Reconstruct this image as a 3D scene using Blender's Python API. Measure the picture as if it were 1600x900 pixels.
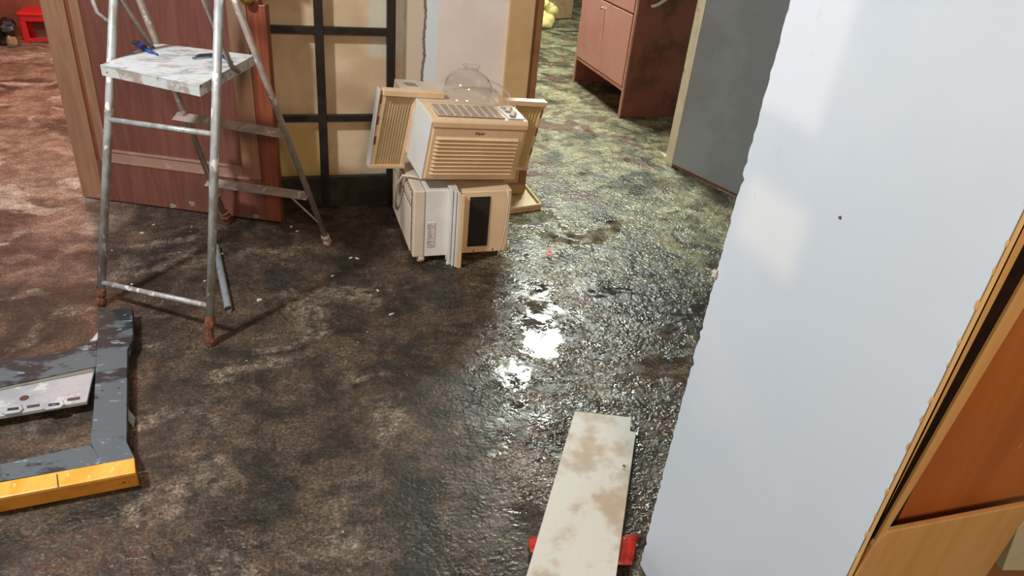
import bpy, bmesh, math, random
from mathutils import Vector as V, Matrix, Euler
random.seed(7)
S = bpy.context.scene
for o in list(bpy.data.objects): bpy.data.objects.remove(o)

# ---------------------------------------------------------------- camera
FPX = 1150.0; CAMH = 1.5
RX = V((0.952, -0.076, 0.296)); RYY = V((-0.293, -0.508, 0.810)); RZ = V((0.089, -0.858, -0.506))
RX.normalize(); RYY = (RYY - RX*RYY.dot(RX)).normalized(); RZ = RX.cross(RYY)
def ray(px, py):
    d = V((px-800, py-450, FPX)); return V((RX.dot(d), RYY.dot(d), RZ.dot(d)))
def P(px, py, z=0.0):                       # floor-parallel plane
    d = ray(px, py); t = (z-CAMH)/d.z; return V((d.x*t, d.y*t, z))
def PY(px, py, y):                          # plane facing the camera side
    d = ray(px, py); t = y/d.y; return V((d.x*t, y, CAMH+d.z*t))
cam = bpy.data.objects.new('camera', bpy.data.cameras.new('camera'))
S.collection.objects.link(cam); S.camera = cam
right = V((RX.x, RYY.x, RZ.x)); up = -V((RX.y, RYY.y, RZ.y)); back = -V((RX.z, RYY.z, RZ.z))
cam.matrix_world = Matrix(((right.x, up.x, back.x, 0), (right.y, up.y, back.y, 0), (right.z, up.z, back.z, CAMH), (0, 0, 0, 1)))
cam.data.sensor_width = 36; cam.data.lens = FPX/1600*36; cam.data.clip_start = 0.05

# ---------------------------------------------------------------- world and lamps
S.view_settings.view_transform = 'Standard'; S.view_settings.look = 'None'
S.view_settings.gamma = 1; S.view_settings.use_curve_mapping = False
S.view_settings.exposure = 0.0
w = bpy.data.worlds.new('World'); S.world = w; w.use_nodes = True
w.node_tree.nodes['Background'].inputs[0].default_value = (0.80, 0.84, 0.82, 1)
w.node_tree.nodes['Background'].inputs[1].default_value = 0.20
def lamp(name, loc, target, size, energy, col, sy=None, shape='DISK'):
    l = bpy.data.lights.new(name, 'AREA'); l.shape = shape; l.size = size
    if sy: l.size_y = sy
    l.energy = energy; l.color = col
    o = bpy.data.objects.new(name, l); S.collection.objects.link(o); o.location = loc
    o.rotation_euler = (V(target)-V(loc)).to_track_quat('-Z', 'Y').to_euler(); return o
lamp('ceiling_light', (-1.45, 1.45, 2.6), (0.3, 2.0, 0.3), 0.22, 90, (0.92, 0.97, 1.0))
lamp('warm_ceiling_light', (0.1, -1.3, 2.3), (0.5, 2.6, 0.4), 0.5, 48, (1.0, 0.72, 0.46))
for i, (x, y) in enumerate(((1.95, 5.25), (2.2, 5.15), (2.45, 5.25))):
    lamp('far_room_light', (x, y, 2.45), (x-.2, y-.6, 0), 0.30, 52, (0.92, 1.0, 0.90))
lamp('far_room_light', (1.15, 6.9, 2.3), (2.2, 5, .3), 0.4, 85, (0.95, 1.0, 0.84))  # added lamp with no known source, brightens the pink cabinet's front
lamp('left_room_light', (-1.3, 5.2, 2.4), (-1.2, 4.6, 0), 0.3, 38, (1.0, 0.42, 0.26))

# ---------------------------------------------------------------- helpers
def link(o): S.collection.objects.link(o); return o
class MB:
    def __init__(s): s.bm = bmesh.new()
    def box(s, lo, hi, M=None):
        vs = [s.bm.verts.new((x, y, z)) for x in (lo[0], hi[0]) for y in (lo[1], hi[1]) for z in (lo[2], hi[2])]
        for f in ((0,1,3,2), (4,6,7,5), (0,4,5,1), (2,3,7,6), (0,2,6,4), (1,5,7,3)): s.bm.faces.new([vs[i] for i in f])
        if M: bmesh.ops.transform(s.bm, matrix=M, verts=vs)
        return s
    def prism(s, pts, vec):
        pts = [V(p) for p in pts]; vec = V(vec)
        a = [s.bm.verts.new(p) for p in pts]; b = [s.bm.verts.new(p+vec) for p in pts]
        s.bm.faces.new(a); s.bm.faces.new(b[::-1]); n = len(a)
        for i in range(n): s.bm.faces.new((a[i], b[i], b[(i+1) % n], a[(i+1) % n]))
        return s
    def tube(s, pts, r, seg=12, cap=True):
        pts = [V(p) for p in pts]; rings = []
        rr = r if isinstance(r, (list, tuple)) else [r]*len(pts); n0 = None
        for i, p in enumerate(pts):
            t = ((pts[i+1]-p) if i+1 < len(pts) else V()) + ((p-pts[i-1]) if i else V()); t.normalize()
            if n0 is None: n0 = t.orthogonal()
            n0 = (n0 - t*n0.dot(t)).normalized(); b = t.cross(n0)
            rings.append([s.bm.verts.new(p+(n0*math.cos(k*2*math.pi/seg)+b*math.sin(k*2*math.pi/seg))*rr[i]) for k in range(seg)])
        for A, B in zip(rings, rings[1:]):
            for k in range(seg): s.bm.faces.new((A[k], A[(k+1) % seg], B[(k+1) % seg], B[k]))
        if cap: s.bm.faces.new(rings[0][::-1]); s.bm.faces.new(rings[-1])
        return s
    def lathe(s, prof, c, seg=40, M=None):
        c = V(c); rings = []; allv = []
        for r, z in prof:
            rings.append([s.bm.verts.new(c+V((r*math.cos(k*2*math.pi/seg), r*math.sin(k*2*math.pi/seg), z))) for k in range(seg)]); allv += rings[-1]
        for A, B in zip(rings, rings[1:]):
            for k in range(seg): s.bm.faces.new((A[k], A[(k+1) % seg], B[(k+1) % seg], B[k]))
        if M: bmesh.ops.transform(s.bm, matrix=M, verts=allv)
        return s
    def blob(s, c, r, sc=(1,1,1), jit=.25, sub=2, seed=0):
        rnd = random.Random(seed); q = bmesh.ops.create_icosphere(s.bm, subdivisions=sub, radius=r)
        for v in q['verts']:
            k = 1+rnd.uniform(-jit, jit); v.co = V((v.co.x*sc[0]*k, v.co.y*sc[1]*k, v.co.z*sc[2]*k))+V(c)
        return s
    def build(s, name, m, parent=None, smooth=False, bevel=0, seg=2):
        bmesh.ops.recalc_face_normals(s.bm, faces=s.bm.faces)
        me = bpy.data.meshes.new(name); s.bm.to_mesh(me); s.bm.free()
        o = link(bpy.data.objects.new(name, me)); o.data.materials.append(m)
        if smooth:
            for p in me.polygons: p.use_smooth = True
        if bevel:
            b = o.modifiers.new('bevel', 'BEVEL'); b.width = bevel; b.segments = seg; b.limit_method = 'ANGLE'
        if parent: o.parent = parent
        return o
def thing(name, label, cat, loc=(0,0,0), rot=(0,0,0), group=None):
    o = link(bpy.data.objects.new(name, None)); o.location = loc; o.rotation_euler = rot; o.empty_display_size = .1
    return tag(o, label, cat, group)
def tag(o, label, cat, group=None):
    o['label'] = label; o['category'] = cat
    if group: o['group'] = group
    return o
def structure(o): o['kind'] = 'structure'; return o
def worldpart(root):
    """returns a transform from world to the thing's own space"""
    bpy.context.view_layer.update(); return root.matrix_world.inverted()

# ---------------------------------------------------------------- materials
class NT:
    def __init__(s, name):
        s.m = bpy.data.materials.new(name); s.m.use_nodes = True; s.n = s.m.node_tree.nodes; s.l = s.m.node_tree.links
        s.p = s.n['Principled BSDF']; s.tc = s.n.new('ShaderNodeTexCoord')
    def co(s, scale=(1,1,1), src='Object'):
        if scale == (1,1,1): return s.tc.outputs[src]
        mp = s.n.new('ShaderNodeMapping'); s.l.new(s.tc.outputs[src], mp.inputs[0]); mp.inputs['Scale'].default_value = scale; return mp.outputs[0]
    def noise(s, scale, detail=5, rough=.6, vec=None, dist=0):
        t = s.n.new('ShaderNodeTexNoise'); t.inputs['Scale'].default_value = scale; t.inputs['Detail'].default_value = detail
        t.inputs['Roughness'].default_value = rough; t.inputs['Distortion'].default_value = dist
        s.l.new(vec or s.co(), t.inputs['Vector']); return t.outputs['Fac']
    def mr(s, x, a, b, c=0., d=1.):
        t = s.n.new('ShaderNodeMapRange'); t.interpolation_type = 'SMOOTHSTEP'; s.l.new(x, t.inputs[0])
        for i, v in enumerate((a, b, c, d)): t.inputs[i+1].default_value = v
        return t.outputs[0]
    def math(s, op, a, b=None):
        t = s.n.new('ShaderNodeMath'); t.operation = op
        for i, v in enumerate((a, b)):
            if v is None: continue
            if isinstance(v, (int, float)): t.inputs[i].default_value = v
            else: s.l.new(v, t.inputs[i])
        return t.outputs[0]
    def mix(s, f, a, b):
        t = s.n.new('ShaderNodeMix'); t.data_type = 'RGBA'
        if isinstance(f, (int, float)): t.inputs[0].default_value = f
        else: s.l.new(f, t.inputs[0])
        for i, v in ((6, a), (7, b)):
            if isinstance(v, tuple): t.inputs[i].default_value = (*v[:3], 1)
            else: s.l.new(v, t.inputs[i])
        return t.outputs[2]
    def xyz(s, src='Object'):
        t = s.n.new('ShaderNodeSeparateXYZ'); s.l.new(s.tc.outputs[src], t.inputs[0]); return t.outputs
    def bump(s, h, strength=.5, dist=.01, normal=None):
        t = s.n.new('ShaderNodeBump'); t.inputs['Strength'].default_value = strength; t.inputs['Distance'].default_value = dist
        s.l.new(h, t.inputs['Height'])
        if normal: s.l.new(normal, t.inputs['Normal'])
        return t.outputs[0]
    def out(s, col=None, rough=None, nor=None, metal=None, **kw):
        for k, v in (('Base Color', col), ('Roughness', rough), ('Normal', nor), ('Metallic', metal)):
            if v is None: continue
            if isinstance(v, tuple): s.p.inputs[k].default_value = (*v[:3], 1)
            elif isinstance(v, (int, float)): s.p.inputs[k].default_value = v
            else: s.l.new(v, s.p.inputs[k])
        for k, v in kw.items(): s.p.inputs[k.replace('_', ' ')].default_value = v
        return s.m
def worn(name, c1, c2=None, rough=.5, metal=0., scale=12, lo=.5, hi=.7, bump=.1, c3=None, s3=40, lo3=.62, hi3=.68, stretch=(1,1,1), **kw):
    t = NT(name); vec = t.co(stretch); n = t.noise(scale, vec=vec)
    col = t.mix(t.mr(n, lo, hi), c1, c2) if c2 else c1
    if c3: col = t.mix(t.mr(t.noise(s3, 3, vec=vec), lo3, hi3), col, c3)
    return t.out(col, rough, t.bump(t.noise(scale*6, vec=vec), bump, .003) if bump else None, metal, **kw)

# floor: mud-covered wet concrete
def floor_mat():
    t = NT('wet_concrete'); x, y, _ = t.xyz()
    n1 = t.noise(1.6, 6, .65, dist=.4); n2 = t.noise(5.5, 8, .7, dist=.6); n3 = t.noise(28, 6, .7); n4 = t.noise(2.6, 4, .55, vec=t.co((1, 1.3, 1)), dist=1.0)
    n5 = t.noise(75, 5, .75)
    base = t.mix(t.mr(n2, .36, .62), (.020, .0145, .010), (.105, .068, .042))
    base = t.mix(t.math('MULTIPLY', t.mr(n4, .53, .66), t.mr(n3, .36, .60)), base, (.25, .19, .135))
    base = t.mix(t.mr(n1, .38, .47, 1, 0), base, t.mix(t.mr(n3, .3, .7), (.009, .008, .007), (.055, .042, .032)))
    # olive tone towards the far room
    far = t.math('MULTIPLY', t.mr(t.math('ADD', y, t.math('MULTIPLY', x, .45)), 2.3, 3.9), t.mr(x, .5, 1.1))
    olive = t.mix(t.mr(n2, .38, .60), (.05, .047, .027), (.30, .275, .15))
    olive = t.mix(t.mr(n4, .54, .62), olive, (.13, .075, .045))
    olive = t.mix(t.mr(n1, .38, .46, 1, 0), olive, (.035, .034, .024))
    olive = t.mix(t.math('MULTIPLY', t.mr(t.noise(7, 6, .7, dist=.5), .54, .62), .7), olive, (.36, .355, .24))  # pale blobs: reflections on the wet floor painted into its colour
    base = t.mix(far, base, olive)
    base = t.mix(t.mr(n5, .62, .42, 0, .55), base, (.008, .007, .006))
    # redder floor tone in the left room
    lx = t.math('MULTIPLY', t.mr(x, -.85, -.45, 1, 0), t.mr(y, 2.4, 3.2))
    base = t.mix(t.math('MULTIPLY', lx, .9), base, t.mix(t.mr(n4, .55, .62), t.mix(t.mr(n1, .40, .50, 1, 0), t.mix(t.mr(n2, .35, .65), (.15, .09, .065), (.30, .21, .16)), (.085, .052, .04)), (.36, .29, .24)))
    # specks of plaster
    sp = t.n.new('ShaderNodeTexVoronoi'); sp.inputs['Scale'].default_value = 26; t.l.new(t.co(), sp.inputs['Vector'])
    sm = t.math('MULTIPLY', t.mr(sp.outputs['Distance'], .05, .10, 1, 0), t.mr(t.noise(9, 2), .56, .6))
    base = t.mix(t.math('MULTIPLY', sm, .7), base, (.45, .40, .34))
    # grit
    gr = t.n.new('ShaderNodeVectorMath'); gr.operation = 'SCALE'; t.l.new(base, gr.inputs[0])
    t.l.new(t.math('MULTIPLY', t.mr(t.noise(130, 4, .8), .36, .64, .45, 1.75), t.mr(t.noise(17, 6, .7), .35, .65, .7, 1.35)), gr.inputs['Scale']); base = gr.outputs[0]
    # wetness
    wx = t.mr(t.math('ADD', x, t.math('MULTIPLY', n1, .5)), .45, 1.0)
    near = t.mr(y, 1.9, 1.2)
    wet = t.math('MAXIMUM', t.math('MULTIPLY', wx, t.mr(y, 5.0, 2.9, .25, 1)), t.math('MULTIPLY', near, .55))
    wet = t.math('MAXIMUM', wet, t.math('MULTIPLY', t.mr(n2, .5, .62), .35))
    wet = t.math('MULTIPLY', wet, t.mr(t.noise(13, 6, .7, dist=.6), .40, .56, .45, 1))
    pud = t.mr(t.noise(2.6, 4, .55, dist=.8), .575, .60)
    wob = t.math('MULTIPLY', t.math('SUBTRACT', t.noise(11, 4, .6), .5), .22)
    cx = t.math('ABSOLUTE', t.math('SUBTRACT', t.math('ADD', x, wob), t.math('ADD', t.math('MULTIPLY', y, .24), .385)))
    strip = t.math('MULTIPLY', t.mr(cx, .045, .075, 1, 0), t.math('MULTIPLY', t.mr(y, 1.90, 1.94), t.mr(y, 2.36, 2.44, 1, 0)))
    pud = t.math('MAXIMUM', t.math('MULTIPLY', pud, wx), strip)
    rough = t.math('SUBTRACT', .60, t.math('MULTIPLY', wet, .37))
    rough = t.math('SUBTRACT', rough, t.math('MULTIPLY', pud, .19))
    rough = t.math('ADD', rough, t.math('MULTIPLY', far, .04))
    hf = t.noise(100, 1, .5, dist=.3); mf = t.noise(44, 1.5, .5, dist=.6); lf = t.noise(9, 2, .5)
    clump = t.mr(t.noise(7, 4, .6), .38, .52, .25, 1)
    h = t.math('ADD', t.math('MULTIPLY', hf, .42), t.math('ADD', t.math('MULTIPLY', mf, 1.0), t.math('MULTIPLY', lf, 1.3)))
    amp = t.math('MULTIPLY', t.math('SUBTRACT', 1, t.math('MULTIPLY', pud, .97)), t.math('ADD', .22, t.math('MULTIPLY', t.math('MULTIPLY', wet, clump), .9)))
    h = t.math('MULTIPLY', t.math('SUBTRACT', h, 1.36), amp)
    return t.out(base, rough, t.bump(h, 1.0, .0088), Coat_Weight=0.0, IOR=1.5)

def plaster_white():
    t = NT('bluish_plaster'); x, y, z = t.xyz()
    n = t.noise(2.2, 4, .5); f = t.noise(30, 4, .6)
    col = t.mix(t.mr(n, .35, .65), (.545, .595, .65), (.60, .64, .685))
    # paler rectangular patches
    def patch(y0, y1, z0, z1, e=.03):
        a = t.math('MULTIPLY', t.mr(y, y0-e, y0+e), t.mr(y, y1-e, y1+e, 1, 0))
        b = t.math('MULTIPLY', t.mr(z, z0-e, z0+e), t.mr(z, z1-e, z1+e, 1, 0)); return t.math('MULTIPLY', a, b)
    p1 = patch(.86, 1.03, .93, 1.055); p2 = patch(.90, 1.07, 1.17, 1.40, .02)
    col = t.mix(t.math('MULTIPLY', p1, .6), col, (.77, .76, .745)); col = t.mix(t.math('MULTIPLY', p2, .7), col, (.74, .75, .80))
    # scratches
    s = t.noise(3, 2, .5, vec=t.co((1, 9, 1.2)), dist=.2)
    sc = t.math('MULTIPLY', t.mr(s, .497, .500), t.mr(s, .500, .503, 1, 0)); sc = t.math('MULTIPLY', sc, t.mr(t.noise(3.5, 2), .5, .6))
    col = t.mix(t.math('MULTIPLY', sc, .25), col, (.42, .42, .43))
    return t.out(col, .55, t.bump(f, .06, .004))

def back_wall_mat():
    t = NT('patched_plaster'); x, y, z = t.xyz(); n = t.noise(4, 5, .6, dist=.5); f = t.noise(24, 4)
    xx = t.math('ADD', x, t.math('MULTIPLY', t.math('SUBTRACT', t.noise(9, 4), .5), .05))
    beige = t.mix(t.mr(n, .40, .62), (.66, .51, .38), (.80, .66, .52))
    beige = t.mix(t.math('MULTIPLY', t.mr(z, .36, .42, 1, 0), t.mr(x, .22, .26, 1, 0)), beige, (.66, .50, .24))
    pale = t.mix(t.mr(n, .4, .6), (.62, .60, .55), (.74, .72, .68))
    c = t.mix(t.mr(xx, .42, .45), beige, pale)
    c = t.mix(t.math('MULTIPLY', t.mr(x, .40, .42), t.mr(z, .66, .70, 1, 0)), c, beige)
    c = t.mix(t.mr(xx, .575, .59), c, (.60, .48, .37))
    c = t.mix(t.mr(xx, .668, .675), c, (.17, .12, .09))
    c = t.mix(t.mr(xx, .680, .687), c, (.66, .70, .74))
    c = t.mix(t.mr(xx, .735, .745), c, t.mix(t.mr(n, .35, .65), (.74, .62, .55), (.80, .70, .63)))
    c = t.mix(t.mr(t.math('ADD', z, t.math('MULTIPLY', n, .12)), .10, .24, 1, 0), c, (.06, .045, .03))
    return t.out(c, .6, t.bump(f, .12, .004))

def wood(name, c1, c2, c3=None, rough=.42, axis='z', scale=5):
    t = NT(name); st = {'z': (9, 9, .7), 'x': (.7, 9, 9)}[axis]
    g = t.noise(scale, 5, .6, vec=t.co(st), dist=.6); col = t.mix(t.mr(g, .35, .65), c1, c2)
    col = t.mix(t.math('MULTIPLY', t.mr(t.noise(3, 4), .5, .75), .6), col, c3 or c1)
    dust = t.mr(t.noise(14, 6, .7, vec=t.co((1.5, 1.5, .8))), .66, .72); col = t.mix(t.math('MULTIPLY', dust, .45), col, (.55, .42, .34))
    return t.out(col, rough, t.bump(g, .08, .003))

def metal_ladder():
    t = NT('paint_splashed_aluminium'); x, y, z = t.xyz()
    n = t.noise(30, 5, .6, vec=t.co((1, 1, .5))); s = t.noise(22, 3, .5, vec=t.co((1.5, 1.5, .7)))
    col = t.mix(t.mr(n, .4, .65), (.42, .43, .43), (.30, .27, .23))
    sp = t.mr(s, .60, .64); col = t.mix(sp, col, (.72, .69, .66))
    return t.out(col, t.mr(sp, 0, 1, .48, .6), t.bump(s, .2, .003), t.mr(sp, 0, 1, .22, 0))
def metal_brown():
    return worn('dusty_aluminium', (.30, .25, .21), (.42, .33, .28), .5, .3, 18, .4, .65, .15, (.62, .52, .46), 30, .60, .66)
def plain(name, c, rough=.5, metal=0, **kw): return NT(name).out(c, rough, None, metal, **kw)

M = {}
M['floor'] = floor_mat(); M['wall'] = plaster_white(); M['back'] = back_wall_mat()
M['ladder'] = metal_ladder(); M['ladder2'] = metal_brown()
M['rust'] = worn('rust', (.20, .06, .025), (.08, .035, .02), .85, 0, 60, .4, .6, .6, (.35, .20, .12), 90, .6, .66)
M['tray'] = worn('paint_crusted_tray', (.64, .66, .66), (.36, .38, .38), .45, 0, 14, .50, .62, .6, (.66, .50, .45), 16, .56, .62, stretch=(1, 1.8, 1))
M['tray_edge'] = worn('paint_crusted_edge', (.50, .52, .51), (.33, .27, .22), .5, 0, 20, .45, .6, .3, (.20, .10, .06), 30, .66, .7)
M['door_panel'] = wood('door_panel_wood', (.155, .050, .036), (.20, .072, .052), (.13, .055, .044), .38)
M['door_stile'] = wood('door_stile_wood', (.26, .130, .075), (.33, .170, .100), (.20, .11, .08), .40)
M['door_red'] = wood('door_red_stile', (.19, .045, .022), (.28, .075, .035), (.23, .075, .04), .38)
M['groove'] = wood('door_groove_wood', (.16, .045, .022), (.22, .07, .035), None, .4)
M['gold'] = plain('brass', (.75, .45, .12), .25, 1)
M['iron'] = worn('black_painted_steel', (.012, .008, .007), (.022, .014, .011), .45, .2, 20, .4, .6, .2)
M['soot'] = worn('black_kick_panel', (.010, .007, .006), (.03, .022, .015), .5, 0, 10, .4, .6, .2)
M['cream'] = worn('aged_cream_plastic', (.82, .58, .36), (.74, .51, .31), .38, 0, 6, .4, .6, .03)
M['seam'] = plain('tan_shadow_line', (.40, .22, .11), .6)
M['creamw'] = worn('cream_white_plastic', (.74, .72, .68), (.70, .67, .62), .35, 0, 7, .4, .6, .03)
M['creamp'] = worn('pale_cream_plastic', (.70, .58, .46), (.64, .52, .40), .4, 0, 7, .4, .6, .03)
M['accordion'] = worn('yellowed_plastic', (.60, .46, .22), (.52, .38, .17), .45, 0, 8, .4, .6, .05)
M['accordion_l'] = worn('beige_plastic_pleats', (.60, .45, .27), (.50, .38, .22), .45, 0, 8, .4, .6, .05)
M['vent_dark'] = plain('dark_vent', (.012, .009, .008), .6)
M['vent_brown'] = worn('dusty_vent', (.10, .05, .035), (.22, .12, .08), .7, 0, 60, .4, .6, .1)
M['ctrl'] = worn('control_face', (.12, .10, .09), (.30, .26, .22), .35, 0, 40, .45, .6, 0)
M['ink'] = plain('dark_ink', (.05, .035, .03), .5)
M['sticker'] = worn('worn_sticker', (.66, .60, .56), (.45, .36, .32), .6, 0, 90, .52, .6, 0)
M['rope'] = plain('cream_cable', (.62, .52, .40), .5)
M['cord'] = plain('grey_cable', (.42, .36, .32), .5)
M['caster'] = worn('dirty_white_plastic', (.55, .42, .36), (.25, .16, .12), .6, 0, 60, .4, .6, .1)
M['darkframe'] = worn('grey_black_laminate', (.016, .021, .023), (.085, .11, .125), .60, 0, 7, .47, .53, .25, (.20, .25, .28), 30, .62, .68, stretch=(.8, 1.6, 1))
M['greytray'] = worn('scuffed_grey_plastic', (.36, .39, .41), (.27, .30, .33), .42, 0, 12, .4, .6, .1, (.48, .50, .50), 18, .58, .64)
M['tantop'] = worn('muddy_strip', (.22, .19, .14), (.14, .12, .09), .6, 0, 20)
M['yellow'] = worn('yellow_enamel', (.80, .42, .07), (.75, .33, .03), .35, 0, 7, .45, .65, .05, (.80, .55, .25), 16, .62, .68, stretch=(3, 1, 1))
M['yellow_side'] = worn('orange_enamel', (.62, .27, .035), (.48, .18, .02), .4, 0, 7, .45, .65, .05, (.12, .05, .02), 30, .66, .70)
M['plank'] = worn('stained_white_board', (.50, .465, .405), (.36, .29, .22), .5, 0, 11, .46, .66, .12, (.36, .25, .165), 6.5, .50, .66)
M['plank_edge'] = worn('board_edge', (.55, .44, .30), (.40, .28, .17), .6, 0, 30)
M['redplastic'] = worn('red_plastic', (.50, .025, .012), (.36, .02, .012), .35, 0, 25, .4, .6, .3, Coat_Weight=.2)
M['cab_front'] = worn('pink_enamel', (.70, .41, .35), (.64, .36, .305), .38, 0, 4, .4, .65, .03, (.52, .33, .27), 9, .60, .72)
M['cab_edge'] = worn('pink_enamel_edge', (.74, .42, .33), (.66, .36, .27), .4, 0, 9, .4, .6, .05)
M['chrome'] = plain('chrome', (.75, .74, .72), .18, 1)
M['greydoor'] = worn('grey_green_paint', (.25, .29, .28), (.21, .245, .235), .45, 0, 3, .4, .6, .04)
M['jamb'] = worn('cream_paint_chipped', (.52, .49, .34), (.46, .42, .28), .5, 0, 7, .4, .62, .1, (.30, .17, .09), 14, .66, .69)
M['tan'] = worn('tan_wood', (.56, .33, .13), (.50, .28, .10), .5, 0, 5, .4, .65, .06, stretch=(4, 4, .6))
M['tanwall'] = worn('tan_paint', (.60, .40, .20), (.54, .34, .15), .5, 0, 4, .4, .65, .05)
M['browntrim'] = worn('brown_paint', (.27, .12, .045), (.22, .09, .035), .5, 0, 8)
M['groove_shade'] = worn('painted_gap_shade', (.022, .010, .006), (.045, .018, .008), .7, 0, 12)  # near-black brown, shade of the gap put into the colour
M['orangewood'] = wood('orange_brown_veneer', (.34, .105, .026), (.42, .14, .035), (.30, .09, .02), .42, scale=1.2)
M['card'] = worn('cardboard', (.36, .23, .12), (.28, .17, .09), .8, 0, 12)
M['yellowcloth'] = worn('yellow_cloth', (.72, .62, .25), (.60, .50, .18), .8, 0, 14)
M['whitep'] = plain('white_plastic', (.70, .72, .68), .4)
M['redstool'] = plain('red_stool_plastic', (.62, .012, .012), .4)
M['blackbag'] = worn('black_plastic', (.012, .012, .013), (.03, .028, .03), .3, 0, 30)
M['blue'] = plain('blue_rubber', (.015, .045, .22), .45)
M['steel'] = plain('dark_steel', (.07, .08, .09), .4, .8)
M['pvc'] = worn('grey_conduit', (.24, .26, .28), (.16, .17, .18), .4, 0, 20)
M['crumb'] = worn('plaster_crumb', (.55, .50, .44), (.40, .34, .27), .8, 0, 60)
M['leftwall'] = worn('red_brown_wall', (.26, .075, .045), (.20, .055, .035), .5, 0, 3)
M['farwall'] = worn('pale_green_wall', (.55, .60, .50), (.50, .55, .44), .6, 0, 3)
def glass_mat(name, tint, k=.12):
    t = NT(name); g = t.n.new('ShaderNodeBsdfGlossy'); g.inputs['Roughness'].default_value = .08; g.inputs['Color'].default_value = (.9, .9, .9, 1)
    tr = t.n.new('ShaderNodeBsdfTransparent'); tr.inputs[0].default_value = (*tint, 1)
    lw = t.n.new('ShaderNodeLayerWeight'); lw.inputs[0].default_value = .5
    fc = t.math('MULTIPLY', t.math('POWER', lw.outputs['Facing'], 4), .7)
    mx = t.n.new('ShaderNodeMixShader'); t.l.new(t.math('ADD', fc, k), mx.inputs[0]); t.l.new(tr.outputs[0], mx.inputs[1]); t.l.new(g.outputs[0], mx.inputs[2])
    t.l.new(mx.outputs[0], t.n['Material Output'].inputs[0]); return t.m
M['pane'] = glass_mat('pane_glass', (.97, .95, .91), .02)
M['dome'] = glass_mat('clear_plastic', (.99, .985, .98), .045)

# ---------------------------------------------------------------- setting
structure(MB().box((-4, -2.5, -.1), (6, 10.2, 0)).build('floor', M['floor']))
rnd = random.Random(3); pts = []
z = 0.0
while z < 2.7:
    d = rnd.uniform(-.0022, .0022)
    if rnd.random() < .05: d -= rnd.uniform(.003, .006)
    pts.append((.8, 1.05+d+.004*math.sin(z*3), z)); z += rnd.uniform(.006, .014)
pts += [(.8, 1.05, 2.7), (.8, .548, 2.7), (.8, .548, 0)]
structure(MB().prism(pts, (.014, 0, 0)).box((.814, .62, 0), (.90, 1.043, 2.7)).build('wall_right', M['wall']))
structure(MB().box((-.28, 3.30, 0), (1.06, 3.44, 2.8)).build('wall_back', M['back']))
structure(MB().box((1.055, 3.285, 0), (1.175, 3.44, 2.8)).build('trim_1', M['tanwall'], bevel=.004))
structure(MB().box((1.176, 3.30, 0), (1.222, 3.455, 2.8)).build('trim_2', M['browntrim'], bevel=.003))
structure(MB().box((-1.95, 6.50, 0), (1.9, 6.62, 2.8)).build('wall_rear', M['leftwall']))
structure(MB().box((-1.95, 3.7, 0), (-1.80, 6.5, 2.8)).build('wall_left', M['leftwall']))
structure(MB().box((-4, 9.8, 0), (6, 9.95, 2.8)).build('wall_far', M['farwall']))
structure(MB().box((4.2, 3.0, 0), (4.35, 9.8, 2.8)).build('wall_far_right', M['farwall']))

# screw in the white wall
def wall_pt(px, py, x=.8):
    d = ray(px, py); t = x/d.x; return V((x, d.y*t, CAMH+d.z*t))
c = wall_pt(1313, 340)
s = thing('wall_plug', 'small brown plug hole with a screw in the bluish white wall', 'screw', (c.x, c.y, c.z))
MB().lathe([(0, -.0008), (.006, -.0012), (.007, 0)], (0, 0, 0), 14, Matrix.Rotation(-math.pi/2, 4, 'Y')).build('plug', M['crumb'], s)
MB().lathe([(0, .001), (.0028, .001), (.0028, -.002)], (0, 0, 0), 10, Matrix.Rotation(-math.pi/2, 4, 'Y')).build('screw_head', M['rust'], s)
c = wall_pt(1115, 424)
tag(MB().blob((c.x-.003, 1.052, c.z), .009, (.7, .6, 1.1), .3, 2, 5).build('plaster_lump', M['crumb']), 'small loose plaster lump on the chipped edge of the white wall', 'plaster')

# grey door with its cream jamb
a = P(1049, 262); b = P(1145, 308); dv = (b-a).normalized(); nv = V((-dv.y, dv.x, 0))
if nv.x < 0: nv = -nv
gd = structure(MB().prism([a+V((0,0,.012)), a+dv*.85+V((0,0,.012)), a+dv*.85+nv*.04+V((0,0,.012)), a+nv*.04+V((0,0,.012))], (0, 0, 2.1)).build('door_1', M['greydoor'], bevel=.002))
MB().prism([a-nv*.001+V((0,0,.012)), a+dv*.85-nv*.001+V((0,0,.012)), a+dv*.85+nv*.001+V((0,0,.012)), a+nv*.001+V((0,0,.012))], (0, 0, .014)).build('rusted_edge', M['rust'], gd)
j0 = P(1039, 250); jb = MB().prism([j0, a-dv*.002, a-dv*.002+nv*.09, j0+nv*.09], (0, 0, 2.2))
jb = structure(jb.build('trim_3', M['jamb'], bevel=.003))
sp = MB().prism([P(1028, 240), P(1040, 251), P(1045, 247), P(1036, 243)], (0, 0, .018)).build('wood_splinter', M['jamb'])
tag(sp, 'cream wood splinter at the foot of the grey door jamb', 'splinter')

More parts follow.
